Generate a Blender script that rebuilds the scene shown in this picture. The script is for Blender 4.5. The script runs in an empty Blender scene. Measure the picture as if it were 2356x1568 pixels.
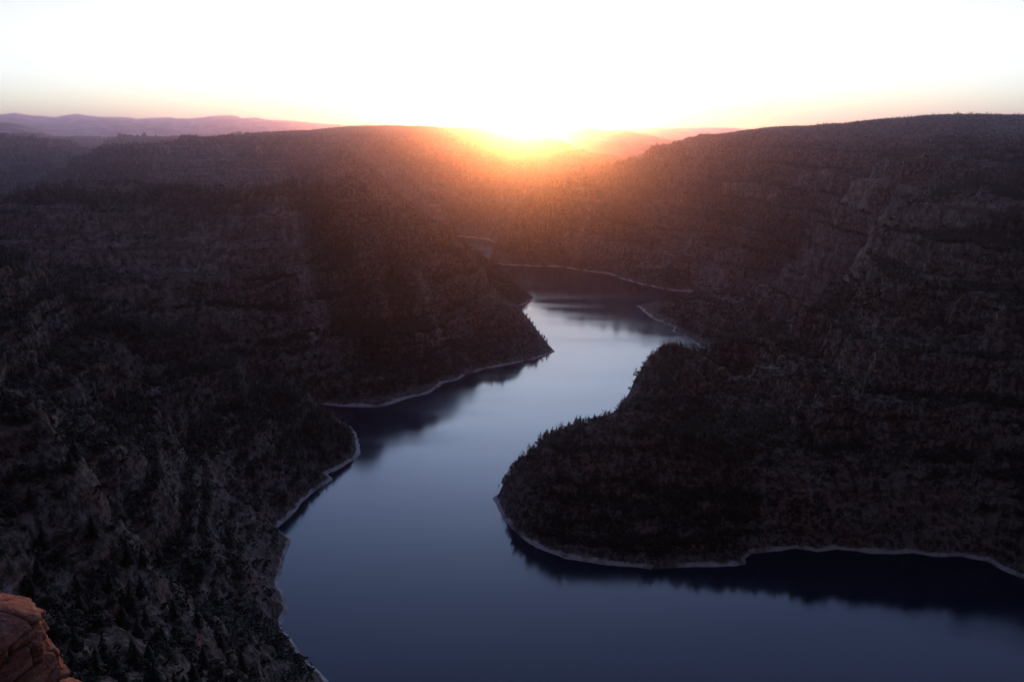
import bpy, math, random
import numpy as np

rng = np.random.default_rng(11)
random.seed(11)
sc = bpy.context.scene
COL = sc.collection
H = 420.0                      # eye height above the reservoir
PITCH = math.atan(484/1885.0)
SP, CP = math.sin(PITCH), math.cos(PITCH)
SUN_AZ = math.radians(0.6)     # to the right of straight ahead (+Y)
SUN_EL = math.radians(1.35)

# ------------------------------------------------------------ helpers
def ray(u, v):
    a = (u-1178)/1885.0; b = (784-v)/1885.0
    return a, CP+b*SP, -SP+b*CP
def P(u, v, t):
    a, y, e = ray(u, v); return (a*t, y*t, H+e*t)
def S(u, v):
    a, y, e = ray(u, v); t = -H/e; return (a*t, y*t)
def sstep(a, b, x):
    t = np.clip((x-a)/(b-a), 0, 1); return t*t*(3-2*t)
def _hash(ix, iy, seed):
    h = (ix.astype(np.int64)*374761393 + iy.astype(np.int64)*668265263 + seed*1442695041) & 0xffffffff
    h = ((h ^ (h >> 13))*1274126177) & 0xffffffff
    h = h ^ (h >> 16)
    return (h & 0xffff)/65535.0
def vn(x, y, seed=0):
    xi = np.floor(x); yi = np.floor(y); fx = x-xi; fy = y-yi
    fx = fx*fx*fx*(fx*(fx*6-15)+10); fy = fy*fy*fy*(fy*(fy*6-15)+10)
    a = _hash(xi, yi, seed); b = _hash(xi+1, yi, seed); c = _hash(xi, yi+1, seed); d = _hash(xi+1, yi+1, seed)
    return (a+(b-a)*fx)*(1-fy)+(c+(d-c)*fx)*fy
def fbm(x, y, lam, octv, seed, ridged=False, gain=0.5):
    s = 0; A = 1; tot = 0
    ca, sa = math.cos(0.6), math.sin(0.6)
    x = x/lam; y = y/lam
    for i in range(octv):
        n = vn(x, y, seed+i*17)
        n = 1-np.abs(2*n-1) if ridged else n
        s = s+A*n; tot += A; A *= gain
        x, y = (x*ca-y*sa)*2.03+3.1, (x*sa+y*ca)*2.03+7.7
    return s/tot

# ------------------------------------------------------------ the reservoir outline (plan)
shore_A = [S(*p) for p in [(755,1568),(690,1500),(650,1445),(648,1432),(664,1405),(655,1372),(640,1350),(650,1318),(655,1300),(662,1265),
    (668,1241),(652,1226),(635,1216),(662,1196),(690,1172),(700,1152),(738,1120),(764,1102),(752,1090),(790,1075),(812,1060),(829,1042),(826,1015),(819,995)]]
back_A = [(-250,1150),(-310,1172),(-400,1190)]
shore_B = [(-400,1215),(-345,1225)]+[S(*p) for p in [(740,931),(800,935),(870,935),(930,919),(990,902),(1018,884),(1050,874),(1072,862),(1110,850),(1170,838),(1230,826),(1262,815),(1279,808)]]
back_B = [(66,1625),(30,1700),(2,1790),(-8,1880),(-2,1950)]
shore_C = [S(1196,703),S(1212,697),S(1229,685)]
back_C = [(38,2140),(-12,2215),(-62,2290),(-110,2400),(-150,2530),(-190,2690),(-225,2900),(-232,3060)]
shore_E = [S(1048,561),S(1042,556),(-420,3120),(-700,2960),(-1100,2800),(-1500,2730),(-1500,2850),(-1100,2960),(-700,3140),(-420,3290),S(1055,544),S(1090,547),S(1122,551)]
back_D = [(-66,3150),(-58,2980),(-66,2830)]
shore_D = [S(*p) for p in [(1118,601),(1138,607),(1160,609),(1220,612),(1280,613),(1340,622),(1400,630),(1428,641),(1480,655),(1542,668)]]
notch = [(482,2165),(430,2080),(360,2020)]
shore_D2 = [S(*p) for p in [(1465,704),(1500,731),(1552,754),(1546,762),(1580,780),(1615,800)]]
back_F = [(430,1500),(390,1420),(320,1340),(230,1262),(188,1172),(152,1087),(120,1012),(85,975),(45,965),(5,935)]
shore_F = [S(*p) for p in [(1135,1146),(1141,1166),(1160,1192),(1190,1226),(1230,1260),(1300,1285),(1400,1300),(1500,1308),(1600,1304),(1700,1301),(1719,1298),
    (1718,1285),(1732,1273),(1770,1268),(1830,1262),(1880,1270),(1925,1262),(2000,1273),(2100,1272),(2150,1282),(2200,1281),(2270,1290),(2300,1310),(2356,1332)]]
near_side = [(620,690),(800,640),(1100,560),(1500,420),(1500,250),(1100,340),(800,380),(500,395),(250,400),(60,410),(-50,440),(-110,500)]
POLY = np.array(shore_A+back_A+shore_B+back_B+shore_C+back_C+shore_E+back_D+shore_D+notch+shore_D2+back_F+shore_F+near_side, float)

def signed_dist(x, y):
    """positive on land, negative in the water"""
    shp = x.shape; x = x.ravel(); y = y.ravel()
    d2 = np.full(x.size, 1e12); inside = np.zeros(x.size, bool)
    n = len(POLY)
    for i in range(n):
        ax, ay = POLY[i]; bx, by = POLY[(i+1) % n]
        ex, ey = bx-ax, by-ay; L = ex*ex+ey*ey
        px = x-ax; py = y-ay
        t = np.clip((px*ex+py*ey)/L, 0, 1)
        qx = px-t*ex; qy = py-t*ey
        np.minimum(d2, qx*qx+qy*qy, out=d2)
        if ay != by:
            c = ((ay > y) != (by > y)) & (x < (bx-ax)*(y-ay)/(by-ay)+ax)
            inside ^= c
    d = np.sqrt(d2); d[inside] *= -1
    return d.reshape(shp)

# ------------------------------------------------------------ landform control points
C3 = []
def add(*pts): C3.extend(pts)
add(*[(x, y, 0.0) for x, y in POLY[::2]])
# near left slope (A)
add(*[P(*p) for p in [(0,590,1000),(60,620,1010),(170,690,1040),(300,735,1060),(370,770,1070),(460,800,1080),(560,850,1088),(640,890,1092),(700,920,1100),(770,957,1125),
    (0,700,900),(0,800,800),(200,800,930),(200,900,850),(400,900,950),(400,1000,850),(600,950,1040),(600,1050,945),(500,1120,830),(700,1050,1010),(760,1040,1030),
    (0,975,520),(130,1020,545),(230,1110,525),(60,930,720),(250,1000,760),(330,1100,690),
    (200,1200,600),(400,1200,700),(540,1200,790),(0,1200,440),(100,1300,460),(300,1300,560),(500,1300,690),(600,1350,710),
    (0,1400,380),(200,1500,400),(400,1400,520),(400,1500,470),(560,1450,600),(600,1530,575)]])
add((-620,1240,45),(-500,1215,18),(-900,1270,120),(-1300,1330,235),(-800,1080,330),(-1000,1000,400),(-700,800,340),(-1200,900,425),(-520,700,255),(-700,600,390),(-400,420,290),
    (-500,300,400),(-300,150,400),(-900,400,425),(-250,260,265),(-1500,1100,415),(-2000,1200,425),(-2000,400,425))
# camera side cliff (below the picture) and the plateau behind
add((0,150,235),(0,250,140),(0,330,68),(-120,170,238),(-130,300,170),(200,150,235),(200,280,115),(400,150,225),(500,280,100),(800,150,235),(800,270,100),(1200,100,240),
    (-100,60,345),(0,60,335),(200,60,345),(400,40,350),(0,-60,421),(-300,-60,424),(300,-80,424),(800,-60,420),(1500,-100,420),(0,-600,428),(-1500,-500,430),(1500,-800,430),(0,-3000,430),(3000,-2000,430),(-3000,-2000,430))
# left massif (B)
add(*[P(*p) for p in [(0,463,1600),(70,452,1600),(130,444,1600),(200,444,1610),(270,456,1620),(330,438,1640),(450,429,1660),(600,434,1680),(700,428,1690),(800,436,1700),
    (860,455,1715),(930,480,1740),(970,510,1755),(1010,540,1770),(1060,570,1785),(1090,598,1800),(1106,640,1790),(1118,670,1760),(1160,692,1715),(1200,711,1690),(1218,737,1670),(1242,767,1645),(1262,790,1625),
    (0,560,1480),(150,560,1500),(300,600,1480),(150,650,1400),(300,700,1370),(450,520,1560),(500,600,1510),(500,700,1420),(500,780,1350),(640,850,1290),(700,850,1320),(620,700,1410),(680,600,1500),(700,520,1590),
    (700,444,1760),(750,446,1760),(800,452,1770),(840,470,1780),(780,520,1700),(800,620,1610),(830,720,1520),(860,820,1420),(880,890,1340),(900,560,1690),(930,650,1600),(960,750,1500),(1000,600,1700),(1000,700,1580),(1000,810,1455),(1100,680,1690),(1100,760,1590),(1180,780,1590)]])
add((-1000,1420,140),(-1400,1500,280),(-1600,1700,300),(-1000,1700,285),(-700,1790,282),(-450,1810,262),(-300,1850,225),(-1300,2100,220),(-1000,2150,170),(-700,2150,160),(-400,2150,150),(-250,2100,140),(-1500,2450,110),(-1000,2500,80),(-500,2500,85),(-300,2350,90),(-1200,2670,20),(-700,2830,20),(-380,2900,30))
# spur behind (C)
add(*[P(*p) for p in [(1098,600,2060),(1130,604,2080),(1150,611,2090),(1168,627,2100),(1192,652,2110),(1212,672,2118),(1140,650,2020)]])
add((-250,2500,60),(-140,2200,88))
# right wall, far part (D)
add(*[P(*p) for p in [(1352,385,3000),(1300,405,2980),(1251,431,2950),(1200,470,2900),(1160,510,2850),(1135,548,2800),(1124,575,2760),
    (1400,374,3000),(1440,369,3000),(1500,358,2950),(1560,334,2900),(1650,310,2800),(1600,326,2870),(1640,316,2900),(1720,302,2700),(1760,301,2620),(1800,299,2550),(1840,298,2480),(1920,292,2330),(1800,301,2900),(1700,306,3000),(1900,297,2700),(2000,288,2400),(1880,294,2400),(1960,288,2260),(2100,282,2060),(2200,278,1980),(2356,274,1900),
    (1300,560,2500+220),(1300,500,2800),(1400,570,2550),(1400,500,2690),(1400,440,2830),(1550,600,2330),(1550,520,2500),(1550,440,2680),(1560,380,2800),(1500,640,2260),
    (1700,690,1950),(1700,600,2120),(1700,500,2300),(1700,400,2500),(1800,640,1900),(1850,560,1990),(1850,470,2120),(1850,380,2270),(1560,700,1950),(1620,740,1750)]])
SPINES = [([P(*p) for p in [(1452,968,935),(1466,930,985),(1478,890,1010),(1488,850,1040),(1502,820,1060),(1520,808,1080),(1560,811,1130),(1600,806,1180)]], 3.0, 4.0),
          ([P(*p) for p in [(1138,1135,947),(1146,1118,942),(1172,1090,935),(1192,1062,930),(1222,1038,925),(1250,1024,922),(1300,1004,924),(1340,989,924),(1420,977,928),(1448,970,935)]], 2.0, 1.3)]
def spines(x, y, z):
    near = np.full(x.shape, 1e9)
    for pts, wd, sl in SPINES:
        for p, q in zip(pts, pts[1:]):
            ex, ey = q[0]-p[0], q[1]-p[1]; t = np.clip(((x-p[0])*ex+(y-p[1])*ey)/(ex*ex+ey*ey), 0, 1)
            d = np.hypot(x-p[0]-t*ex, y-p[1]-t*ey)
            z = np.maximum(z, p[2]-3.5+(q[2]-p[2])*t-np.maximum(d-wd, 0)*sl); near = np.minimum(near, d)
    return z, 1-.85*np.exp(-(near/55)**2)
add((305,1240,80),(360,1330,65),(430,1420,55))
add((560,2000,60),(480,1850,35),(520,1650,45),(600,1500,80),(480,1400,60))
# right wall, near part and peninsula (F)
add(*[P(*p) for p in [(1140,1128,945),(1170,1094,935),(1190,1064,930),(1220,1040,925),(1250,1025,922),(1300,1005,924),(1340,990,924),(1420,978,928),(1448,970,935),
    (1464,930,985),(1474,890,1015),(1484,850,1045),(1499,820,1070),(1515,809,1085),(1560,811,1140),(1600,850,1180),(1700,795,1270),
    (1200,1150,905),(1250,1180,875),(1350,1150,880),(1500,1150,870),(1500,1230,838),(1450,1050,905),(1600,1050,900),(1600,950,980),(1600,880,1060),(1700,1150,865),(1700,1036,900),(1700,950,980),(1700,870,1110),
    (1850,1150,845),(1850,1030,890),(1850,900,1010),(1850,820,1130),(1850,740,1330),
    (2000,1150,850),(2000,1000,900),(2000,860,990),(2000,740,1110),(2000,640,1260),(2000,540,1420),(2000,460,1560),(2000,370,1800),
    (2150,1150,845),(2150,1000,895),(2150,860,965),(2150,700,1080),(2150,560,1200),(2150,470,1290),(2150,400,1480),(2150,330,1720),
    (2356,1150,840),(2356,1000,890),(2356,850,940),(2356,700,1020),(2356,560,1130),(2356,460,1210),(2356,400,1380),(2356,330,1600)]])
add((700,690,75),(900,700,200),(1000,900,380),(1300,800,400),(1300,1400,435),(1600,1700,445),(1800,700,430),(1500,2300,440),(2200,1500,440),(1300,2600,435),(1200,3200,430),(2500,3500,430),(3000,1500,430),(3000,500,430),(1500,120,240),(2000,0,400),
    (700,3300,395),(400,3300,250),(150,3350,140),(100,3200,150),(0,3150,60))
# centre massif (E)
add(*[P(*p) for p in [(240,352,3250),(290,333,3350),(340,327,3500),(450,316,3700),(600,309,3800),(720,306,3900),(800,303,4100),(860,298,4300),(910,289,4700),(960,290,5000),(1000,292,5200),(1030,297,5300),(1120,297,5400),(1190,299,5400),
    (1225,308,5500),(1250,314,5400),(1300,330,5200),(1350,349,5000),(1400,366,4800),(195,376,3150),(150,408,3050),(115,438,2950),
    (400,380,3250),(400,345,3420),(600,400,3150),(600,350,3450),(800,420,3180),(800,350,3650),(950,450,3350),(950,370,3950),(1050,500,3420),(1050,430,3800),(1050,350,4300),(1130,500,3440),(1150,420,3920),(1150,340,4650),(1100,380,4120),(1180,360,4480),(1230,380,4600),
    (1262,334,6000),(1330,356,5900),(1400,374,5800),(1300,345,6600),(1450,384,6500),(1275,322,5450)]])
add((500,3700,200),(700,3700,260),(-1800,3000,130),(-1500,3050,180),(200,6500,415),(-700,6000,430),(-1300,4700,400),(1300,4700,160),(1500,5600,120),(1900,5000,150),(0,7400,420),(-1500,6500,395))
# far left hill (G)
add(*[P(*p) for p in [(0,314,4500),(60,315,4500),(125,320,4520),(170,336,4550),(205,354,4600),(235,372,4600),(0,380,3900),(60,430,3500),(130,400,3900),(0,440,3400)]])
add(*[P(*p) for p in [(245,352,4700),(228,366,4300),(262,318,5900),(330,316,5800)]])
add((-2300,3200,160),(-1950,3900,170),(-3150,5950,150),(-2650,5000,170),(-3300,6900,200),(-1900,6500,385),(-3500,4500,400),(-3500,3000,400),(-3500,1500,420),(-2600,2300,300),(-2200,2200,250),(-4000,7000,380),(4000,6000,400),(2600,5500,120),(1600,6200,100),(1500,7500,90),(3000,7500,100),(4000,-4000,430),(-4000,-4000,430),(0,-6000,430),(-6000,0,425),(6000,1000,430))
C3 = np.array(C3, float)
keep = []
for i in range(len(C3)):
    if all(np.hypot(*(C3[i, :2]-C3[j, :2])) > 9 for j in keep): keep.append(i)
C3 = C3[keep]
CC = 45.0
def solve_rbf(pts):
    n = len(pts); X = pts[:, :2]/1000
    D = np.sqrt(((X[:, None]-X[None])**2).sum(-1)+(CC/1000)**2)
    A = np.zeros((n+3, n+3)); A[:n, :n] = D-np.eye(n)*0.004
    A[:n, n] = 1; A[:n, n+1:] = X; A[n, :n] = 1; A[n+1:, :n] = X.T
    return np.linalg.solve(A, np.concatenate([pts[:, 2], [0, 0, 0]]))
W = solve_rbf(C3)
def rbf(x, y):
    shp = x.shape; x = (x.ravel()/1000).astype(np.float32); y = (y.ravel()/1000).astype(np.float32)
    out = np.zeros(x.size, np.float32); c2 = np.float32((CC/1000)**2)
    px = (C3[:, 0]/1000).astype(np.float32); py = (C3[:, 1]/1000).astype(np.float32); w = W.astype(np.float32)
    CH = 200000
    for s in range(0, x.size, CH):
        xs = x[s:s+CH]; ys = y[s:s+CH]; acc = np.zeros(xs.size, np.float64)
        for k in range(len(px)):
            acc += w[k]*np.sqrt((xs-px[k])**2+(ys-py[k])**2+c2)
        n = len(px)
        out[s:s+CH] = acc+W[n]+W[n+1]*xs+W[n+2]*ys
    return out.reshape(shp).astype(float)

def terr(z, Pd, k, off):
    q = z/Pd+off; f0 = np.floor(q); f = q-f0
    g = sstep(0.30, 0.72, f)
    return z+(g-f)*Pd*k
NEAR_S = np.array([-50,0,1.2,3,6,12,18,30,60,100,160]); NEAR_Z = np.array([418.6,418.4,417.6,414.6,411,406.2,402,383,340,292,225])

def height(x, y):
    r = np.hypot(x, y)
    sd = signed_dist(x, y)+ (fbm(x, y, 30, 3, 900)-0.5)*7*np.clip(r/800, 0, 1.5)
    # bend the landforms with a slow warp so ridges do not run straight
    z, quiet = spines(x, y, rbf(x, y))
    zc = np.maximum(z, 0)
    plate = sstep(372, 418, zc)
    flat = (1-0.86*plate)*quiet
    far = np.clip(r/500, 0.12, 1)
    wob = fbm(x, y, 90, 3, 5)*60
    big = fbm(x+wob, y-wob, 260, 4, 31, ridged=True)-0.62
    mid = fbm(x-wob*.5, y+wob*.5, 95, 4, 77, ridged=True, gain=.55)-0.6
    lsh = sstep(0, 110, sd)
    zz = zc+(big*44*sstep(20, 160, zc)+mid*30)*flat*far*lsh
    strat = fbm(x, y, 420, 3, 222)
    k = sstep(0.30, 0.62, fbm(x, y, 240, 3, 140))*0.6+0.55
    k = k*(1-0.85*plate)*far*lsh*(.3+.7*quiet)*(.35+.65*sstep(450, 950, r))
    zz = terr(zz, 48, 0.72*k, strat*0.8)
    zz = terr(zz, 14, 0.95*k, strat*2.1)
    fine = (fbm(x, y, 26, 4, 410, gain=.6)-0.5)*10+(fbm(x, y, 9, 2, 520)-.5)*3.4
    zz = zz+fine*np.where(plate > 0.5, 0.35, 1-1.3*plate*.5)*far*sstep(0, 45, sd)
    cap = np.clip(sd, 0, None)
    base = np.minimum(cap, 6)*0.75+np.clip(cap-6, 0, 500)*3.6
    land = np.where(zz > base, base+(zz-base)*0.0, zz)
    land = np.where(zz > base, base, zz)
    land = np.maximum(land, np.minimum(cap*0.62, 5+cap*0.03))
    land = np.where(sd < 0, np.maximum(sd*0.5, -25), land)
    # the cliff the camera stands on
    edge = (fbm(x, y*0, 22, 3, 610)-0.5)*5*sstep(4, 14, np.abs(x))-np.clip(np.abs(x+10)-30, 0, 400)*0.15
    s = y-edge-0.3
    zn = np.interp(s, NEAR_S, NEAR_Z)+(fbm(x, y, 7, 4, 630)-0.5)*np.clip(r*0.16, 0, 5)
    w = 1-sstep(60, 150, r)
    return land*(1-w)+zn*w, sd, plate

# refit so the finished surface (with its relief) still passes through the survey points
land_pts = (C3[:, 2] > 5) & (signed_dist(C3[:, 0], C3[:, 1]) > 45)
for _ in range(3):
    hh, _s, _p = height(C3[:, 0], C3[:, 1])
    res = np.where(land_pts, C3[:, 2]-hh, 0)
    res = np.clip(res, -35, 35)
    R3 = C3.copy(); R3[:, 2] = res*0.8
    W = W+solve_rbf(R3)

# ------------------------------------------------------------ mesh from a polar sheet
def grid_mesh(name, X, Y, Z, mat, smooth=True, wrap=False):
    n, m = X.shape
    me = bpy.data.meshes.new(name)
    co = np.stack([X, Y, Z], -1).reshape(-1, 3).astype(np.float32)
    i = np.arange(n-1)[:, None]*m+np.arange(m-1)[None]
    f = np.stack([i, i+1, i+m+1, i+m], -1).reshape(-1, 4)
    if wrap:
        k = np.arange(n-1)*m
        f = np.concatenate([f, np.stack([k+m-1, k, k+m, k+2*m-1], -1)])
    me.vertices.add(len(co)); me.vertices.foreach_set('co', co.ravel())
    me.loops.add(f.size); me.loops.foreach_set('vertex_index', f.ravel().astype(np.int32))
    me.polygons.add(len(f)); me.polygons.foreach_set('loop_start', (np.arange(len(f))*4).astype(np.int32))
    try: me.polygons.foreach_set('loop_total', np.full(len(f), 4, np.int32))
    except Exception: pass
    me.update(calc_edges=True)
    me.polygons.foreach_set('use_smooth', np.full(len(f), smooth))
    me.materials.append(mat)
    o = bpy.data.objects.new(name, me); COL.objects.link(o)
    return o
def tri_mesh(name, co, f):
    me = bpy.data.meshes.new(name)
    co = np.asarray(co, np.float32); f = np.asarray(f, np.int32); k = f.shape[1]
    me.vertices.add(len(co)); me.vertices.foreach_set('co', co.ravel())
    me.loops.add(f.size); me.loops.foreach_set('vertex_index', f.ravel())
    me.polygons.add(len(f)); me.polygons.foreach_set('loop_start', (np.arange(len(f))*k).astype(np.int32))
    try: me.polygons.foreach_set('loop_total', np.full(len(f), k, np.int32))
    except Exception: pass
    me.update(calc_edges=True)
    return me
def tag(o, label=None, cat=None, group=None, kind=None):
    if label: o['label'] = label
    if cat: o['category'] = cat
    if group: o['group'] = group
    if kind: o['kind'] = kind
    return o

# ------------------------------------------------------------ materials
class NT:
    def __init__(s, name):
        s.m = bpy.data.materials.new(name); s.m.use_nodes = True
        s.t = s.m.node_tree; s.t.nodes.clear()
        s.out = s.n('ShaderNodeOutputMaterial')
    def n(s, ty, **kw):
        o = s.t.nodes.new(ty)
        for k, v in kw.items():
            if k in o.inputs: o.inputs[k].default_value = v
            else: setattr(o, k, v)
        return o
    def l(s, a, b): s.t.links.new(a, b)
    def noise(s, vec, scale, detail=4, rough=.55):
        n = s.n('ShaderNodeTexNoise'); n.inputs['Scale'].default_value = scale
        n.inputs['Detail'].default_value = detail; n.inputs['Roughness'].default_value = rough
        s.l(vec, n.inputs['Vector']); return n.outputs['Fac']
    def ramp(s, fac, stops):
        r = s.n('ShaderNodeValToRGB'); s.l(fac, r.inputs[0])
        e = r.color_ramp.elements
        while len(e) < len(stops): e.new(0.5)
        for q, (p, c) in zip(e, stops):
            q.position = p; q.color = (*c, 1) if not isinstance(c, (int, float)) else (c, c, c, 1)
        return r.outputs[0]
    def mix(s, f, a, b):
        m = s.n('ShaderNodeMix'); m.data_type = 'RGBA'
        for i, v in ((0, f), (6, a), (7, b)):
            if hasattr(v, 'is_linked'): s.l(v, m.inputs[i])
            else: m.inputs[i].default_value = v if i == 0 else (*v, 1)
        return m.outputs[2]
    def math(s, op, a, b=None, c=None):
        m = s.n('ShaderNodeMath'); m.operation = op
        for i, v in enumerate((a, b, c)):
            if v is None: continue
            if hasattr(v, 'is_linked'): s.l(v, m.inputs[i])
            else: m.inputs[i].default_value = v
        return m.outputs[0]
    def mapr(s, v, a, b, c=0., d=1.):
        m = s.n('ShaderNodeMapRange'); s.l(v, m.inputs[0])
        for i, q in enumerate((a, b, c, d)): m.inputs[i+1].default_value = q
        return m.outputs[0]

def rock_material():
    k = NT('canyon_rock_and_scrub')
    geo = k.n('ShaderNodeNewGeometry'); pos = geo.outputs['Position']
    sx = k.n('ShaderNodeSeparateXYZ'); k.l(pos, sx.inputs[0])
    nx = k.n('ShaderNodeSeparateXYZ'); k.l(geo.outputs['Normal'], nx.inputs[0])
    mp = k.n('ShaderNodeMapping'); k.l(pos, mp.inputs['Vector']); mp.inputs['Scale'].default_value = (.10, .10, 1.0)
    at = k.n('ShaderNodeAttribute'); at.attribute_name = 'bare'; aw = k.n('ShaderNodeAttribute'); aw.attribute_name = 'woods'
    strata = k.noise(mp.outputs[0], 0.11, 6, .65)
    rock = k.ramp(strata, [(.30, (.070, .036, .030)), (.42, (.19, .088, .066)), (.52, (.26, .15, .12)), (.60, (.11, .052, .040)), (.72, (.30, .205, .175))])
    blot = k.noise(pos, 0.035, 5, .6)
    rock = k.mix(k.mapr(blot, .42, .62), rock, (.20, .165, .155))
    spot = k.noise(pos, 0.17, 5, .75)
    rock = k.mix(k.mapr(spot, .45, .54), rock, (.035, .028, .024))
    scr = k.noise(pos, 0.11, 6, .75)
    soil = k.ramp(scr, [(.38, (.022, .020, .017)), (.47, (.070, .054, .044)), (.54, (.15, .108, .088)), (.66, (.22, .165, .138))])
    grain = k.noise(pos, 0.33, 4, .7)
    soil = k.mix(k.mapr(grain, .50, .57), soil, (.022, .020, .015))
    jit = k.math('ADD', nx.outputs[2], k.math('MULTIPLY', k.math('SUBTRACT', spot, .5), .9))
    steep = k.mapr(jit, .76, .55)
    col = k.mix(steep, soil, rock)
    bsp = k.mapr(k.noise(pos, .08, 5, .7), .38, .60, .45, 1)
    mv = k.n('ShaderNodeMapping'); k.l(pos, mv.inputs['Vector']); mv.inputs['Scale'].default_value = (1, 1, .16)
    crack = k.ramp(k.noise(mv.outputs[0], .10, 6, .72), [(.40, (.05, .035, .032)), (.47, (.20, .14, .12)), (.60, (.38, .29, .26))])
    ledge = k.mix(k.mapr(strata, .40, .50), (.12, .07, .06), crack)
    col = k.mix(k.math('MULTIPLY', at.outputs['Fac'], bsp), col, ledge)
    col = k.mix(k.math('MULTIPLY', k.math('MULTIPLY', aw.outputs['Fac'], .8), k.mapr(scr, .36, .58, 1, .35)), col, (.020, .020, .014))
    # pale draw-down band above the water line
    lvl = k.math('ADD', sx.outputs[2], k.math('MULTIPLY', k.noise(pos, .035, 5, .8), -9.0))
    band = k.mapr(lvl, -1.2, -2.4)
    pale = k.mix(k.noise(pos, .25, 4, .6), (.26, .22, .21), (.60, .53, .51))
    brk = k.mapr(k.noise(pos, .018, 4, .7), .38, .52, .08, 1)
    col = k.mix(k.math('MULTIPLY', band, brk), col, pale)
    b = k.n('ShaderNodeBsdfPrincipled'); b.inputs['Roughness'].default_value = .95
    b.inputs['Specular IOR Level'].default_value = .15
    k.l(col, b.inputs['Base Color'])
    bp = k.n('ShaderNodeBump'); bp.inputs['Strength'].default_value = .9; bp.inputs['Distance'].default_value = 2.5
    k.l(k.noise(pos, .22, 6, .7), bp.inputs['Height']); k.l(bp.outputs[0], b.inputs['Normal'])
    k.l(b.outputs[0], k.out.inputs[0]); return k.m
def far_material():
    k = NT('distant_rock')
    geo = k.n('ShaderNodeNewGeometry'); pos = geo.outputs['Position']
    n = k.noise(pos, .0022, 6, .65)
    col = k.ramp(n, [(.35, (.06, .055, .04)), (.5, (.16, .11, .085)), (.62, (.36, .27, .23))])
    b = k.n('ShaderNodeBsdfPrincipled'); b.inputs['Roughness'].default_value = .95
    k.l(col, b.inputs['Base Color']); k.l(b.outputs[0], k.out.inputs[0]); return k.m
def water_material():
    k = NT('reservoir_water')
    geo = k.n('ShaderNodeNewGeometry'); pos = geo.outputs['Position']
    b = k.n('ShaderNodeBsdfPrincipled')
    b.inputs['Base Color'].default_value = (.006, .012, .022, 1); b.inputs['IOR'].default_value = 1.333
    mp = k.n('ShaderNodeMapping'); k.l(pos, mp.inputs['Vector']); mp.inputs['Scale'].default_value = (.22, 1.0, 1); mp.inputs['Rotation'].default_value = (0, 0, .25)
    patch = k.noise(mp.outputs[0], .011, 5, .6)
    k.l(k.mapr(patch, .42, .62, .06, .14), b.inputs['Roughness'])
    bp = k.n('ShaderNodeBump'); bp.inputs['Strength'].default_value = .06; bp.inputs['Distance'].default_value = .5
    k.l(k.noise(pos, .45, 3, .6), bp.inputs['Height']); k.l(bp.outputs[0], b.inputs['Normal'])
    k.l(b.outputs[0], k.out.inputs[0]); return k.m
def leaf_material(name, a, bcol):
    k = NT(name)
    geo = k.n('ShaderNodeNewGeometry')
    n = k.noise(geo.outputs['Position'], .35, 3, .6)
    col = k.ramp(n, [(.38, a), (.62, bcol)])
    b = k.n('ShaderNodeBsdfPrincipled'); b.inputs['Roughness'].default_value = .85
    b.inputs['Specular IOR Level'].default_value = .2
    k.l(col, b.inputs['Base Color']); k.l(b.outputs[0], k.out.inputs[0]); return k.m
def sandstone_material():
    k = NT('red_sandstone')
    tc = k.n('ShaderNodeTexCoord'); pos = tc.outputs['Object']
    mp = k.n('ShaderNodeMapping'); k.l(pos, mp.inputs['Vector']); mp.inputs['Scale'].default_value = (.35, .35, 2.2)
    st = k.noise(mp.outputs[0], 2.2, 8, .7)
    col = k.ramp(st, [(.34, (.07, .020, .014)), (.45, (.24, .075, .042)), (.52, (.12, .034, .022)), (.60, (.34, .14, .085)), (.72, (.14, .04, .026))])
    lich = k.noise(pos, 5.0, 6, .7)
    col = k.mix(k.mapr(lich, .56, .64, 0, .7), col, (.20, .15, .12))
    b = k.n('ShaderNodeBsdfPrincipled'); b.inputs['Roughness'].default_value = .9
    k.l(col, b.inputs['Base Color'])
    bp = k.n('ShaderNodeBump'); bp.inputs['Strength'].default_value = .9; bp.inputs['Distance'].default_value = .14
    hh = k.math('ADD', k.noise(pos, 7, 8, .7), k.math('MULTIPLY', st, 1.2))
    k.l(hh, bp.inputs['Height']); k.l(bp.outputs[0], b.inputs['Normal'])
    k.l(b.outputs[0], k.out.inputs[0]); return k.m
ROCK = rock_material(); FAR = far_material(); WATER = water_material(); STONE = sandstone_material()
PINE = leaf_material('pine_needles', (.010, .012, .007), (.026, .027, .016))
JUN = leaf_material('juniper_foliage', (.016, .016, .010), (.036, .034, .024))
BARK = leaf_material('bark', (.05, .035, .025), (.11, .08, .06))

# ------------------------------------------------------------ terrain
az = np.concatenate([np.linspace(-180, -42, 70, endpoint=False), np.linspace(-42, -35, 40, endpoint=False), np.linspace(-35, 35, 900, endpoint=False), np.linspace(35, 42, 40, endpoint=False), np.linspace(42, 180, 70, endpoint=False)])
rr = np.concatenate([np.geomspace(1.0, 60, 90, endpoint=False), np.geomspace(60, 330, 110, endpoint=False), np.geomspace(330, 6300, 1200, endpoint=False), np.geomspace(6300, 9000, 60)])
AZ, RR = np.meshgrid(np.radians(az), rr)
X = np.sin(AZ)*RR; Y = np.cos(AZ)*RR
Z, SD, PL = height(X, Y)
terrain = grid_mesh('terrain', X, Y, Z, ROCK, wrap=True)
tag(terrain, kind='structure')
# cap the tiny hole round the origin
EL = (Z-H)/RR
HORIZ = np.maximum.accumulate(EL, 0)         # for visibility tests

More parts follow.
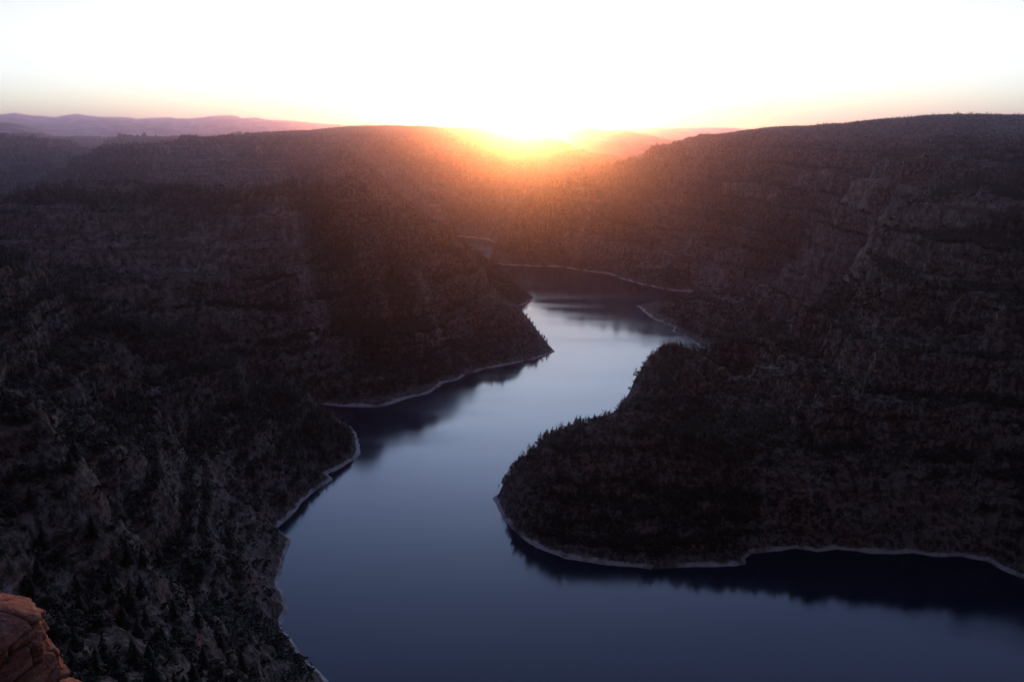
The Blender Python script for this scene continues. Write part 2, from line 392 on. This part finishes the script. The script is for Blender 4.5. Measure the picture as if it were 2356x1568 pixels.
def hit(u, v):
    a, yy, e = ray(u, v); j = int(np.argmin(np.abs(AZ[0]-math.atan2(a, yy)))); ee = e/math.hypot(a, yy)
    i = int(np.argmax(EL[:, j] >= ee))
    return X[i, j], Y[i, j]
def seg_d(x, y, a, b):
    a = np.array(a[:2]); b = np.array(b[:2]); e = b-a; t = np.clip(((x-a[0])*e[0]+(y-a[1])*e[1])/max(e.dot(e), 1e-6), 0, 1)
    return np.hypot(x-a[0]-t*e[0], y-a[1]-t*e[1])
# bare scree and pale ledges that the photograph shows, as (picture points, half width in metres)
BARE = [([(965,640),(985,700),(1010,770),(1040,850)], 7), ([(1035,800),(1058,835),(1078,852)], 9), ([(1062,815),(1085,850)], 8), ([(930,700),(960,770)], 6),
        ([(1785,432),(1865,436)], 26), ([(1940,455),(1990,452)], 24), ([(2180,478),(2250,490),(2356,468)], 26), ([(2080,500),(2130,510)], 16), ([(1660,436),(1740,434)], 18),
        ([(395,350),(470,342),(525,350)], 42), ([(490,372),(530,360)], 32), ([(600,342),(655,340)], 26), ([(1350,480),(1330,545),(1322,600)], 14), ([(1300,520),(1316,590)], 8), ([(1340,440),(1420,452)], 18), ([(2000,640),(2200,650)], 12),
        ([(960,410),(1010,470),(1040,540)], 30), ([(560,460),(640,470)], 14), ([(380,455),(560,452)], 12), ([(140,462),(200,466)], 12), ([(0,475),(120,485)], 14),
        ([(20,1010),(100,1040),(200,1090)], 16), ([(290,815),(380,900)], 16), ([(350,860),(390,905)], 14), ([(560,1180),(600,1260),(640,1340)], 12), ([(420,1040),(560,1180)], 9),
        ([(2270,1000),(2356,1010)], 5), ([(1990,1100),(2060,1104)], 4), ([(1930,990),(1960,994)], 5), ([(2050,560),(2200,600)], 16), ([(330,1250),(480,1340)], 10), ([(250,1480),(420,1530)], 9)]
OPEN = [([(120,560),(330,580),(560,560)], 70, .9), ([(250,680),(560,740)], 60, .7), ([(560,840),(700,860)], 30, .4), ([(640,480),(690,600),(720,700),(740,780)], 26, .8), ([(900,490),(1000,600)], 18, .5), ([(400,385),(620,400)], 80, .8), ([(1500,480),(2000,540)], 50, .6), ([(1350,560),(1600,600)], 40, .7), ([(1500,830),(1500,900)], 14, .6), ([(1950,1150),(2300,1180)], 18, .35)]
def bare_mask(x, y):
    m = np.zeros(x.shape); br = (fbm(x, y, 34, 5, 811, gain=.65)-.5)
    for pts, w in BARE:
        q = [hit(*p) for p in pts]
        for a, b in zip(q, q[1:]): m = np.maximum(m, (1-sstep(w*.1, w*1.6, seg_d(x, y, a, b)+br*w*4.5))*(.45 if pts[0][1] > 900 else .9))
    for pts, w, wt in OPEN:
        q = [hit(*p) for p in pts]
        for a, b in zip(q, q[1:]): m = np.maximum(m, (1-sstep(w*.4, w*1.6, seg_d(x, y, a, b)+br*w*2))*wt)
    return m
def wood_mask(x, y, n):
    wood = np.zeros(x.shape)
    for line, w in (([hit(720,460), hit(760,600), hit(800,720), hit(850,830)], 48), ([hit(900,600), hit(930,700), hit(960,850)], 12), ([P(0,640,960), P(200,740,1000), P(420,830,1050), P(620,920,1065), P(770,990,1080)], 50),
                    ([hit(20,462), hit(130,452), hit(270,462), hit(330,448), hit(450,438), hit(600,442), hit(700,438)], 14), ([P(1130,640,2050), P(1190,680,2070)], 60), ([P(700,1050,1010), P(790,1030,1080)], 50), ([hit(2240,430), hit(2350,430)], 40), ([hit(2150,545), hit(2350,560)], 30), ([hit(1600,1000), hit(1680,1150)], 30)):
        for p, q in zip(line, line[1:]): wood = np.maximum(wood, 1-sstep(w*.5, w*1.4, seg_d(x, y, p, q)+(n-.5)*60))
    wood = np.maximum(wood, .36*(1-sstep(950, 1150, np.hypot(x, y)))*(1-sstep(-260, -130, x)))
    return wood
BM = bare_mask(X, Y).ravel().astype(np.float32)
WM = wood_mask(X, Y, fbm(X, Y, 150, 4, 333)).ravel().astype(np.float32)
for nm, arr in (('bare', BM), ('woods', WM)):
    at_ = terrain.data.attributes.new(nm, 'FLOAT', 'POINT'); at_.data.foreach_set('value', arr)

# ------------------------------------------------------------ far hills and mountains
def ridge_sheet(name, prof, r0, r1, r2, base, amp, seed, naz=420, nr=90, az0=-44, az1=44, lam=1400):
    """prof: list of (u, v) skyline points of this range, standing at plan distance r1"""
    us = np.array([p[0] for p in prof], float); vs = np.array([p[1] for p in prof], float)
    pa = np.degrees(np.arctan2((us-1178)/1885.0, CP+(784-vs)/1885.0*SP))
    aa, ya, ea = (us-1178)/1885.0, CP+(784-vs)/1885.0*SP, -SP+(784-vs)/1885.0*CP
    top = H+ea/np.hypot(aa, ya)*r1
    a = np.linspace(az0, az1, naz); r = np.concatenate([np.linspace(r0, r1, nr), np.linspace(r1, r2, nr//2)[1:]])
    A, R = np.meshgrid(a, r)
    T = np.interp(A, pa, top)
    f = np.where(R < r1, ((R-r0)/(r1-r0)), 1-(R-r1)/(r2-r1)); f = np.clip(f, 0, 1)
    x = np.sin(np.radians(A))*R; y = np.cos(np.radians(A))*R
    n = fbm(x, y, lam, 6, seed, ridged=True)-.6
    g = f**0.85
    z = base+(T-base)*g+n*amp*np.sin(np.pi*np.clip(f, 0, 1))**.6
    o = grid_mesh(name, x, y, z, FAR); tag(o, kind='structure'); return o
ridge_sheet('mountains', [(-300,275),(0,264),(15,262),(32,259),(50,262),(75,266),(100,267),(130,270),(160,265),(180,262.5),(200,267),(240,270),(300,270.5),(315,274),(350,271),(395,270),(405,273),(440,273),(470,271),(505,266.5),(530,266),(545,268),(556,273),(590,271.5),(610,276),(680,279),(740,285),(790,289),(830,288),(852,285),(866,292),(950,296),(1400,300),(1448,300),(1500,296),(1560,295),(1650,294.5),(1720,299),(1800,302),(2600,305)],
            12500, 26000, 31000, 170, 330, 71, naz=700)
ridge_sheet('hills', [(-300,270),(0,281),(40,285),(80,296),(120,306),(165,326),(200,345),(700,352),(1180,350),(1240,318),(1270,301),(1296,291.5),(1315,290),(1345,293),(1395,302),(1440,300.5),(1480,310),(1530,324),(1580,332),(1700,345),(2600,345)],
            7800, 10500, 15500, 205, 190, 88, lam=1100, naz=600)

# ------------------------------------------------------------ water
wx = np.array([[-1700, 1900], [-1700, 1900]], float); wy = np.array([[150, 150], [3500, 3500]], float)
wn = 60
wxx, wyy = np.meshgrid(np.linspace(-1700, 1900, wn), np.linspace(150, 3500, wn))
water = grid_mesh('water', wxx, wyy, wxx*0, WATER); tag(water, kind='structure')

# ------------------------------------------------------------ trees
def crown_pine(rs, n):
    """unit-height conifer crown: sprays of needles in tiers round the trunk"""
    v = []; f = []
    for i in range(n):
        h = 0.12+0.88*(i/(n-1))**0.9
        rad = 0.235*(1-h)**0.75*(0.75+0.5*rs.random())+0.012
        a = rs.random()*6.283; t = np.array([math.cos(a), math.sin(a)])
        s = np.array([-t[1], t[0]]); w = rad*0.48+.012
        drop = rad*0.35
        b = len(v)
        v += [(*(t*0.0), h+0.055), (*(t*rad-s*w), h-drop-.01), (*(t*rad*1.15), h-drop*.4), (*(t*rad+s*w), h-drop-.01)]
        f += [(b, b+1, b+2), (b, b+2, b+3)]
    b = len(v); v += [(-.02, 0, .9), (.02, 0, .9), (0, 0, 1.04), (0, .02, .88)]; f += [(b, b+1, b+2), (b+1, b+3, b+2)]
    return np.array(v, float), np.array(f, int)
def crown_juniper(rs, n):
    v = []; f = []
    lobes = [(rs.uniform(-.28, .28), rs.uniform(-.28, .28), rs.uniform(.35, .7), rs.uniform(.26, .4)) for _ in range(5)]
    for i in range(n):
        lx, ly, lz, lr = lobes[i % 5]
        d = rs.normal(size=3); d /= np.linalg.norm(d); p = np.array([lx, ly, lz])+d*lr*(.7+.35*rs.random())
        p[2] = max(p[2], .06)
        q = rs.normal(size=3); q -= q.dot(d)*d*.6; q /= np.linalg.norm(q); w = np.cross(d, q)
        s = lr*(.42+.3*rs.random()); b = len(v)
        v += [tuple(p+q*s), tuple(p-q*s*.6+w*s), tuple(p-q*s*.6-w*s)]
        f += [(b, b+1, b+2)]
    return np.array(v, float), np.array(f, int)
def trunk_mesh(rs, rad, top, name):
    v = []; f = []
    rings = 5; k = 6
    for i in range(rings):
        h = -0.08+i/(rings-1)*(top+.08); q = rad*(1-.75*i/(rings-1)); ox = math.sin(i*1.7)*rad*.6
        for j in range(k): v.append((ox+q*math.cos(j*6.283/k), q*math.sin(j*6.283/k), h))
    for i in range(rings-1):
        for j in range(k): f.append((i*k+j, i*k+(j+1) % k, (i+1)*k+(j+1) % k, (i+1)*k+j))
    # a few limbs
    for m in range(4):
        h = top*(.35+.15*m); a = rs.random()*6.283; L = top*.22; b = len(v)
        c, s = math.cos(a), math.sin(a); w = rad*.25
        v += [(-s*w, c*w, h), (s*w, -c*w, h), (c*L+s*w*.3, s*L-c*w*.3, h+L*.5), (c*L-s*w*.3, s*L+c*w*.3, h+L*.5)]
        f.append((b, b+1, b+2, b+3)); b = len(v)
        v += [(0, 0, h-w), (0, 0, h+w), (c*L, s*L, h+L*.5+w*.3), (c*L, s*L, h+L*.5-w*.3)]; f.append((b, b+1, b+2, b+3))
    me = tri_mesh(name, v, f); me.materials.append(BARK); return me
prs = np.random.default_rng(5)
hi_p = [crown_pine(prs, 90) for _ in range(4)]; hi_j = [crown_juniper(prs, 110) for _ in range(4)]
lo_p = [crown_pine(prs, 16) for _ in range(6)]; lo_j = [crown_juniper(prs, 18) for _ in range(6)]

# candidates: even in picture area, thinned by cover
def candidates(n, r0, r1, seed):
    g = np.random.default_rng(seed)
    a = np.radians(g.uniform(-36.5, 36.5, n)); r = np.sqrt(g.uniform(r0**2, r1**2, n))
    return np.sin(a)*r, np.cos(a)*r, a, r, g
xs, ys, aa_, ra_, kk = [], [], [], [], []
for n, r0, r1, s in ((26000, 130, 700, 1), (90000, 700, 1500, 2), (110000, 1500, 2700, 3), (150000, 2700, 6200, 4)):
    x, y, a, r, g = candidates(n, r0, r1, s)
    xs.append(x); ys.append(y); aa_.append(a); ra_.append(r)
tx = np.concatenate(xs); ty = np.concatenate(ys); ta = np.concatenate(aa_); tr = np.concatenate(ra_)
tz, tsd, tpl = height(tx, ty)
tz2, _, _ = height(tx, ty+4.0); tz3, _, _ = height(tx+4.0, ty)
slope = np.hypot(tz2-tz, tz3-tz)/4
ai = np.clip(np.searchsorted(np.radians(az), ta), 0, len(az)-1); ri = np.clip(np.searchsorted(rr, tr)-3, 0, len(rr)-1)
vis = (tz+9-H)/tr > HORIZ[ri, ai]-0.002
cov = fbm(tx, ty, 150, 4, 333)
g = np.random.default_rng(9)
# thick woods: shaded gully on the left massif and the back of the near left ridge
wood = wood_mask(tx, ty, cov); wood = np.where(wood < .43, 0, wood); bare = bare_mask(tx, ty)
cov2 = .6*cov+.4*fbm(tx, ty, 34, 3, 391)
prob = sstep(.36, .60, cov2)*.9+.08
prob = np.where((tr < 1100) & (tx < -140), prob*.8+.24, prob)
prob = np.maximum(prob*(1-.75*bare), wood*1.0)
prob *= 1-sstep(.75, 1.3, slope)*.75
prob *= 1-.55*tpl
prob *= np.where(tr < 130, 0, 1)
ok = (tz > 7) & (tsd > 9) & (g.random(tx.size) < prob) & (vis | (g.random(tx.size) < .06))
ok &= ~((tz > 7) & (tr < 200) & (ty < 120))
tx, ty, tz, ta, tr, wood, slope, vis, tpl = [q[ok] for q in (tx, ty, tz, ta, tr, wood, slope, vis, tpl)]
ispine = g.random(tx.size) < (.30+.65*wood)
th = np.where(ispine, (5.5+9.5*g.random(tx.size)**1.6), 2.2+4.6*g.random(tx.size)**1.5)
th *= 1-.45*tpl
print('trees', tx.size, 'visible', int(vis.sum()))

# hand-placed pines on the skylines seen in the photograph
SKY = [('peninsula', u, v, t) for u, v, t in ((1148,1118,944),(1158,1108,940),(1163,1102,938),(1178,1080,934),(1186,1068,932),(1194,1062,931),(1202,1052,929),(1221,1038,926),(1228,1036,925),(1252,1023,923),(1258,1021,923),(1268,1018,923),(1290,1006,924),(1300,1003,924),(1307,1001,924),(1326,995,925),(1334,993,925),(1341,990,925),(1367,984,926),(1390,981,927),(1425,976,929),(1430,976,930),(1440,974,932))]
SKY += [('nose', u, v, t) for u, v, t in ((1219,737,1669),(1226,745,1664),(1232,752,1658),(1240,762,1648),(1247,772,1640),(1252,778,1634),(1258,786,1628),(1212,728,1676))]
SKY += [('rim', u, v, t) for u, v, t in ((1880,291,2400),(2203,272,1978),(2232,271,1965),(2255,270.5,1950),(2262,270,1948),(2290,270,1935),(2312,269.5,1925),(2322,269.5,1920),(2332,269,1915),(2343,269,1908),(2350,268.5,1904))]
SKY += [('plateau', u, v, t) for u, v, t in ((905,289.5,4000),(930,290,4010),(958,291,4020),(985,292.5,4040),(1020,296.5,4090),(862,294.5,3990))]

def score_idx(mask, n):
    idx = np.where(mask & vis)[0]
    s = th[idx]/tr[idx]
    return idx[np.argsort(-s)[:n]]
sel_p = score_idx(ispine, 300-len(SKY)); sel_j = score_idx(~ispine, 300)
selected = np.zeros(tx.size, bool); selected[sel_p] = True; selected[sel_j] = True

def px(x, y, z):
    d = y*CP-(z-H)*SP; return 1178+1885*x/d, 784-1885*(y*SP+(z-H)*CP)/d
def place_label(x, y, z):
    u, v = px(x, y, z)
    if u < 240 and v > 960 and v < 1320: return 'on the rocky shoulder at the left edge'
    if v > 1380: return 'on the lowest part of the near left slope'
    if v > 1150: return 'on the near left slope below the rocky shoulder'
    if u > 560: return 'near the shore at the foot of the near left slope'
    return 'high on the near left slope'
proto = {}
def make_proto(kind, i):
    if kind == 'pine': cv, cf = hi_p[i]; mat = PINE
    else: cv, cf = hi_j[i]; mat = JUN
    cm = tri_mesh('crown', cv, cf); cm.materials.append(mat)
    tm = trunk_mesh(prs, .022 if kind == 'pine' else .06, .93 if kind == 'pine' else .6, 'trunk')
    return cm, tm
for kind in ('pine', 'juniper'):
    for i in range(4): proto[kind, i] = make_proto(kind, i)
def plant(kind, i, x, y, z, h, rot, label, group, wide=1.0):
    cm, tm = proto[kind, i]
    nm = 'pine_tree' if kind == 'pine' else 'juniper_tree'
    e = bpy.data.objects.new(nm, None); e.location = (x, y, z); e.rotation_euler = (0, 0, rot)
    e.scale = (h*wide, h*wide, h); e.empty_display_size = .3; COL.objects.link(e)
    tag(e, label, 'pine tree' if kind == 'pine' else 'juniper tree', group)
    for nm2, me in (('crown', cm), ('trunk', tm)):
        o = bpy.data.objects.new(nm2, me); o.parent = e; COL.objects.link(o)
for kind, sel in (('pine', sel_p), ('juniper', sel_j)):
    for n_, i in enumerate(sel):
        w = place_label(tx[i], ty[i], tz[i])
        lab = ('dark narrow pine ' if kind == 'pine' else 'low rounded juniper bush ')+w
        plant(kind, n_ % 4, tx[i], ty[i], tz[i]-.25, th[i], g.random()*6.28, lab, ('pines ' if kind == 'pine' else 'junipers ')+w, 1.0+.25*g.random() if kind == 'pine' else 1.15)
SKYLAB = {'peninsula': ('small dark pine on the peninsula crest, outlined against the pale water', 'pines along the peninsula crest'),
          'nose': ('small dark pine on the sloping tip of the left massif above the water', 'pines down the tip of the left massif'),
          'rim': ('tiny dark pine standing against the sky on the right rim', 'pines on the right rim'),
          'plateau': ('tiny pine on the skyline of the central plateau', 'pines on the central plateau skyline')}
SKYH = {'peninsula': (6, 11), 'nose': (6, 10), 'rim': (4, 8), 'plateau': (9, 14)}
sp = np.array([P(u, v, t) for _, u, v, t in SKY])
# put each on the actual crest along its sight line
for n_, (kind, u, v, t) in enumerate(SKY):
    ts = np.linspace(t*.94, t*1.06, 61); a, yy, _ = ray(u, v)
    zx, zy = a*ts, yy*ts; zh, _, _ = height(zx, zy)
    j = int(np.argmax((zh-H)/np.hypot(zx, zy)))
    lab, grp = SKYLAB[kind]; lo, hi = SKYH[kind]
    plant('pine', n_ % 4, zx[j], zy[j], zh[j]-.4, g.uniform(lo, hi), g.random()*6.28, lab, grp, 1.15)

def scatter(name, idx, temps, mat, label, cat, wide):
    V = []; F = []; base = 0
    pick = g.integers(0, len(temps), idx.size)
    for k, (cv, cf) in enumerate(temps):
        ii = idx[pick == k]
        if ii.size == 0: continue
        rot = g.random(ii.size)*6.283; c = np.cos(rot)[:, None]; s = np.sin(rot)[:, None]; h = th[ii][:, None]
        w = h*(wide*(.85+.4*g.random(ii.size))[:, None])
        xx = (cv[None, :, 0]*c-cv[None, :, 1]*s)*w+tx[ii][:, None]
        yy = (cv[None, :, 0]*s+cv[None, :, 1]*c)*w+ty[ii][:, None]
        zz = cv[None, :, 2]*h+tz[ii][:, None]-.25
        V.append(np.stack([xx, yy, zz], -1).reshape(-1, 3))
        F.append((cf[None]+(np.arange(ii.size)*len(cv))[:, None, None]).reshape(-1, 3)+base); base += ii.size*len(cv)
    me = tri_mesh(name, np.concatenate(V), np.concatenate(F)); me.materials.append(mat)
    o = bpy.data.objects.new(name, me); COL.objects.link(o); tag(o, label, cat, kind='stuff'); print(name, len(me.polygons))
rest_p = np.where(ispine & ~selected)[0]; rest_j = np.where(~ispine & ~selected)[0]
scatter('pine_forest', rest_p, lo_p, PINE, 'dark pine woods scattered over the far canyon slopes', 'forest', 1.45)
scatter('juniper_scrub', rest_j, lo_j, JUN, 'juniper scrub dotted over the far canyon slopes', 'scrub', 1.2)

# ------------------------------------------------------------ the sunlit rock beside the camera
def rock(name, path, label, cat, seed):
    """stacked weathered sandstone courses: path = rows of (z, cx, cy, rx, ry)"""
    g2 = np.random.default_rng(seed)
    n = 300; m = 330
    zt = np.array([p[0] for p in path]); th_ = np.linspace(0, 2*np.pi, n, endpoint=False)
    zz = np.linspace(zt[0], zt[-1], m)
    cx = np.interp(zz, zt, [p[1] for p in path]); cy = np.interp(zz, zt, [p[2] for p in path])
    rx = np.interp(zz, zt, [p[3] for p in path]); ry = np.interp(zz, zt, [p[4] for p in path])
    T, ZZ = np.meshgrid(th_, zz)
    # courses of differing thickness: each juts out or in by its own amount, with joints cut between
    bounds = [zt[0]-.2]; 
    while bounds[-1] < zt[-1]: bounds.append(bounds[-1]+g2.uniform(.16, .6))
    bounds = np.array(bounds)
    wav = ZZ+.10*np.sin(T*2+seed)+.05*np.sin(T*5+1)
    ci = np.clip(np.searchsorted(bounds, wav)-1, 0, len(bounds)-2)
    fr = (wav-bounds[ci])/(bounds[ci+1]-bounds[ci])
    jut = g2.uniform(-.07, .07, (len(bounds), 7))
    sec = ((T/(2*np.pi)*6+ci*.37) % 7).astype(int)
    secf = (T/(2*np.pi)*6+ci*.37) % 1
    k = 1+jut[ci, sec]-.13*np.exp(-(np.minimum(fr, 1-fr)*(bounds[ci+1]-bounds[ci])/.028)**2)-.10*np.exp(-(np.minimum(secf, 1-secf)/.045)**2)
    # squarish plan
    sq = 1/np.maximum(np.abs(np.cos(T+.5))**1.0, np.abs(np.sin(T+.5))**1.0); sq = sq/sq.mean()
    k = k*(.55+.45*sq)
    k += (fbm(T*rx[:, None]*1.5+ZZ*.3, ZZ*2.0, .5, 5, seed)-.5)*.16
    top = np.clip((zt[-1]-ZZ)/.22, 0, 1)**.4
    x = cx[:, None]+rx[:, None]*k*np.cos(T)*top; y = cy[:, None]+ry[:, None]*k*np.sin(T)*top
    z = ZZ+(fbm(x*1.0, y*1.0, .6, 3, seed+3)-.5)*.10
    o = grid_mesh(name, x, y, z, STONE, smooth=False)
    me = o.data
    import bmesh
    bm = bmesh.new(); bm.from_mesh(me); bm.verts.ensure_lookup_table()
    for i in range(m-1):
        try: bm.faces.new((bm.verts[i*n+n-1], bm.verts[i*n], bm.verts[(i+1)*n], bm.verts[(i+1)*n+n-1]))
        except Exception: pass
    try: bm.faces.new([bm.verts[(m-1)*n+j] for j in range(n)])
    except Exception: pass
    bmesh.ops.recalc_face_normals(bm, faces=bm.faces); bm.to_mesh(me); bm.free()
    tag(o, label, cat); return o
TT = 19.0
def RP(u, v, du):   # centre and half width of the rock at a picture height
    x, y, z = P(u, v, TT); return (z, x, y, du*TT/1885, du*TT/1885*1.2)
rock('rock_pillar', [RP(-10,2500,190),RP(-10,2100,170),RP(-10,1800,150),RP(-5,1700,145),RP(-4,1568,128),RP(-16,1500,112),RP(-28,1440,100),RP(-40,1428,90),RP(-50,1405,80)],
     'tall weathered red sandstone pillar lit orange by the sun at the bottom left', 'rock', 4)
TT = 18.4
rock('boulder', [RP(140,2500,110),RP(140,1900,80),RP(140,1660,62),RP(140,1600,52),RP(142,1588,38),RP(142,1574,28)],
     'small orange lit boulder beside the foot of the sandstone pillar', 'rock', 8)

# ------------------------------------------------------------ air
bpy.ops.mesh.primitive_cube_add(size=1)
hz = bpy.context.object; hz.name = 'haze'; tag(hz, kind='stuff')
hz.scale = (70000, 66000, 1000); hz.location = (0, 0, 1000/2-50)
k = NT('haze_air'); pv = k.n('ShaderNodeVolumePrincipled')
pv.inputs['Color'].default_value = (.76, .66, 1, 1); pv.inputs['Density'].default_value = 5.2e-5; pv.inputs['Anisotropy'].default_value = .95
k.l(pv.outputs[0], k.out.inputs['Volume']); hz.data.materials.append(k.m)

# ------------------------------------------------------------ light
# twilight sky: bright towards the sun, falling off to the dim blue side behind the camera
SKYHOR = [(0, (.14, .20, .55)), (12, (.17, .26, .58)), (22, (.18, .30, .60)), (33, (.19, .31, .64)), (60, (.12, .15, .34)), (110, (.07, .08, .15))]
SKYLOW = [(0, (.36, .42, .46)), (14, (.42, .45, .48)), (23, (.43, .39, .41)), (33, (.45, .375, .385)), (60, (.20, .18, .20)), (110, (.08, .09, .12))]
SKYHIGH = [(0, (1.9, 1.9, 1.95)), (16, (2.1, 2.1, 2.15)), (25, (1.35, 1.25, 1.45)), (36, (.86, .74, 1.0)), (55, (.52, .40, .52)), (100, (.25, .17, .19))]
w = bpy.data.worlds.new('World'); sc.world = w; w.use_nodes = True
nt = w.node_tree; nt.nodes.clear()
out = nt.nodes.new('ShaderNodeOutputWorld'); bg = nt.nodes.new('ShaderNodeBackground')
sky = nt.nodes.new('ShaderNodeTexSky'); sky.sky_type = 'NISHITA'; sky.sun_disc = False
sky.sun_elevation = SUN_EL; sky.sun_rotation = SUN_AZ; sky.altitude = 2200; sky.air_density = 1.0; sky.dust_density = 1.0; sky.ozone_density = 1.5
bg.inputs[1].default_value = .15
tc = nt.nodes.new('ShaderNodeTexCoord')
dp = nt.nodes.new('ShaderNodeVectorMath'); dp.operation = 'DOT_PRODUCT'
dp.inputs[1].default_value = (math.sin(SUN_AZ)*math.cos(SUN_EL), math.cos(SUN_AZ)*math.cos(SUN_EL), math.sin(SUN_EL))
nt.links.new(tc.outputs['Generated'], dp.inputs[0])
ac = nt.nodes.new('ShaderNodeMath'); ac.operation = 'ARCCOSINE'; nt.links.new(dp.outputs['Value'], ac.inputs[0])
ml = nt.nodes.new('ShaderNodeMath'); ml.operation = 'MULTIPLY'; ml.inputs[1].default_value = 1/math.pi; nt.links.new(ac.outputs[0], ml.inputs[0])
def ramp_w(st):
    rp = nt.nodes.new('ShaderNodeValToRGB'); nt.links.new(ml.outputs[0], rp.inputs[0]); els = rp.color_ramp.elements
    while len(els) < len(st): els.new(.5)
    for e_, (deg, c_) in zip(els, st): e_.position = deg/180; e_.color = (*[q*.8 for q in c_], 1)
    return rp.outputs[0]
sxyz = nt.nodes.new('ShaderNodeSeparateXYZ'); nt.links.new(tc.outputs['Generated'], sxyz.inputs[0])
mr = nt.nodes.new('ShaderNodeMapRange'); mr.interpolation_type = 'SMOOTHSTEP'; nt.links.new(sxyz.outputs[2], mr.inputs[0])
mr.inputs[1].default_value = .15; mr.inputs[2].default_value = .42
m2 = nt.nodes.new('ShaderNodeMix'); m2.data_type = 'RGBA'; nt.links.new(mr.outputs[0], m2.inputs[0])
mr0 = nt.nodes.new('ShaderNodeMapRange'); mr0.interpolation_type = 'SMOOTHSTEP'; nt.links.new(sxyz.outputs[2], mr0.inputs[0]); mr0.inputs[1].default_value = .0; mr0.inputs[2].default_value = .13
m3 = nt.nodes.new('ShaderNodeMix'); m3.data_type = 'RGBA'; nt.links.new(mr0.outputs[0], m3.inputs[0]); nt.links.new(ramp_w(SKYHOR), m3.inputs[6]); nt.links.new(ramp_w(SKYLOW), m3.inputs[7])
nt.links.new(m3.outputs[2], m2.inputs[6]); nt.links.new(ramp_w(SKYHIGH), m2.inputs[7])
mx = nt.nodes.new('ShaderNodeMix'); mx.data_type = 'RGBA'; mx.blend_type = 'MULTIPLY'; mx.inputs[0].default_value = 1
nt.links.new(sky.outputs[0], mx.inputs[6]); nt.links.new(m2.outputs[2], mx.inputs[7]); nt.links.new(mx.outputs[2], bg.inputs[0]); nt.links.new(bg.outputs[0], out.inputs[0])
sl = bpy.data.lights.new('sun', 'SUN'); sl.energy = .54; sl.angle = math.radians(.53); sl.color = (1, .34, .06)
so = bpy.data.objects.new('sun', sl); COL.objects.link(so)
so.rotation_euler = (math.radians(90)-SUN_EL, 0, math.pi-SUN_AZ)
so.location = (0, 200, 900)

# ------------------------------------------------------------ camera
cam = bpy.data.cameras.new('camera'); co = bpy.data.objects.new('camera', cam); COL.objects.link(co)
cam.sensor_width = 36; cam.lens = 1885/2356*36; cam.clip_start = .1; cam.clip_end = 120000
co.location = (0, 0, H); co.rotation_euler = (math.pi/2-PITCH, 0, 0)
sc.camera = co
sc.view_settings.view_transform = 'Standard'; sc.view_settings.look = 'None'; sc.view_settings.gamma = 1
sc.view_settings.exposure = 3.3
sc.cycles.use_denoising = True; sc.cycles.use_adaptive_sampling = False
sc.cycles.max_bounces = 5; sc.cycles.diffuse_bounces = 2; sc.cycles.glossy_bounces = 3; sc.cycles.volume_bounces = 1
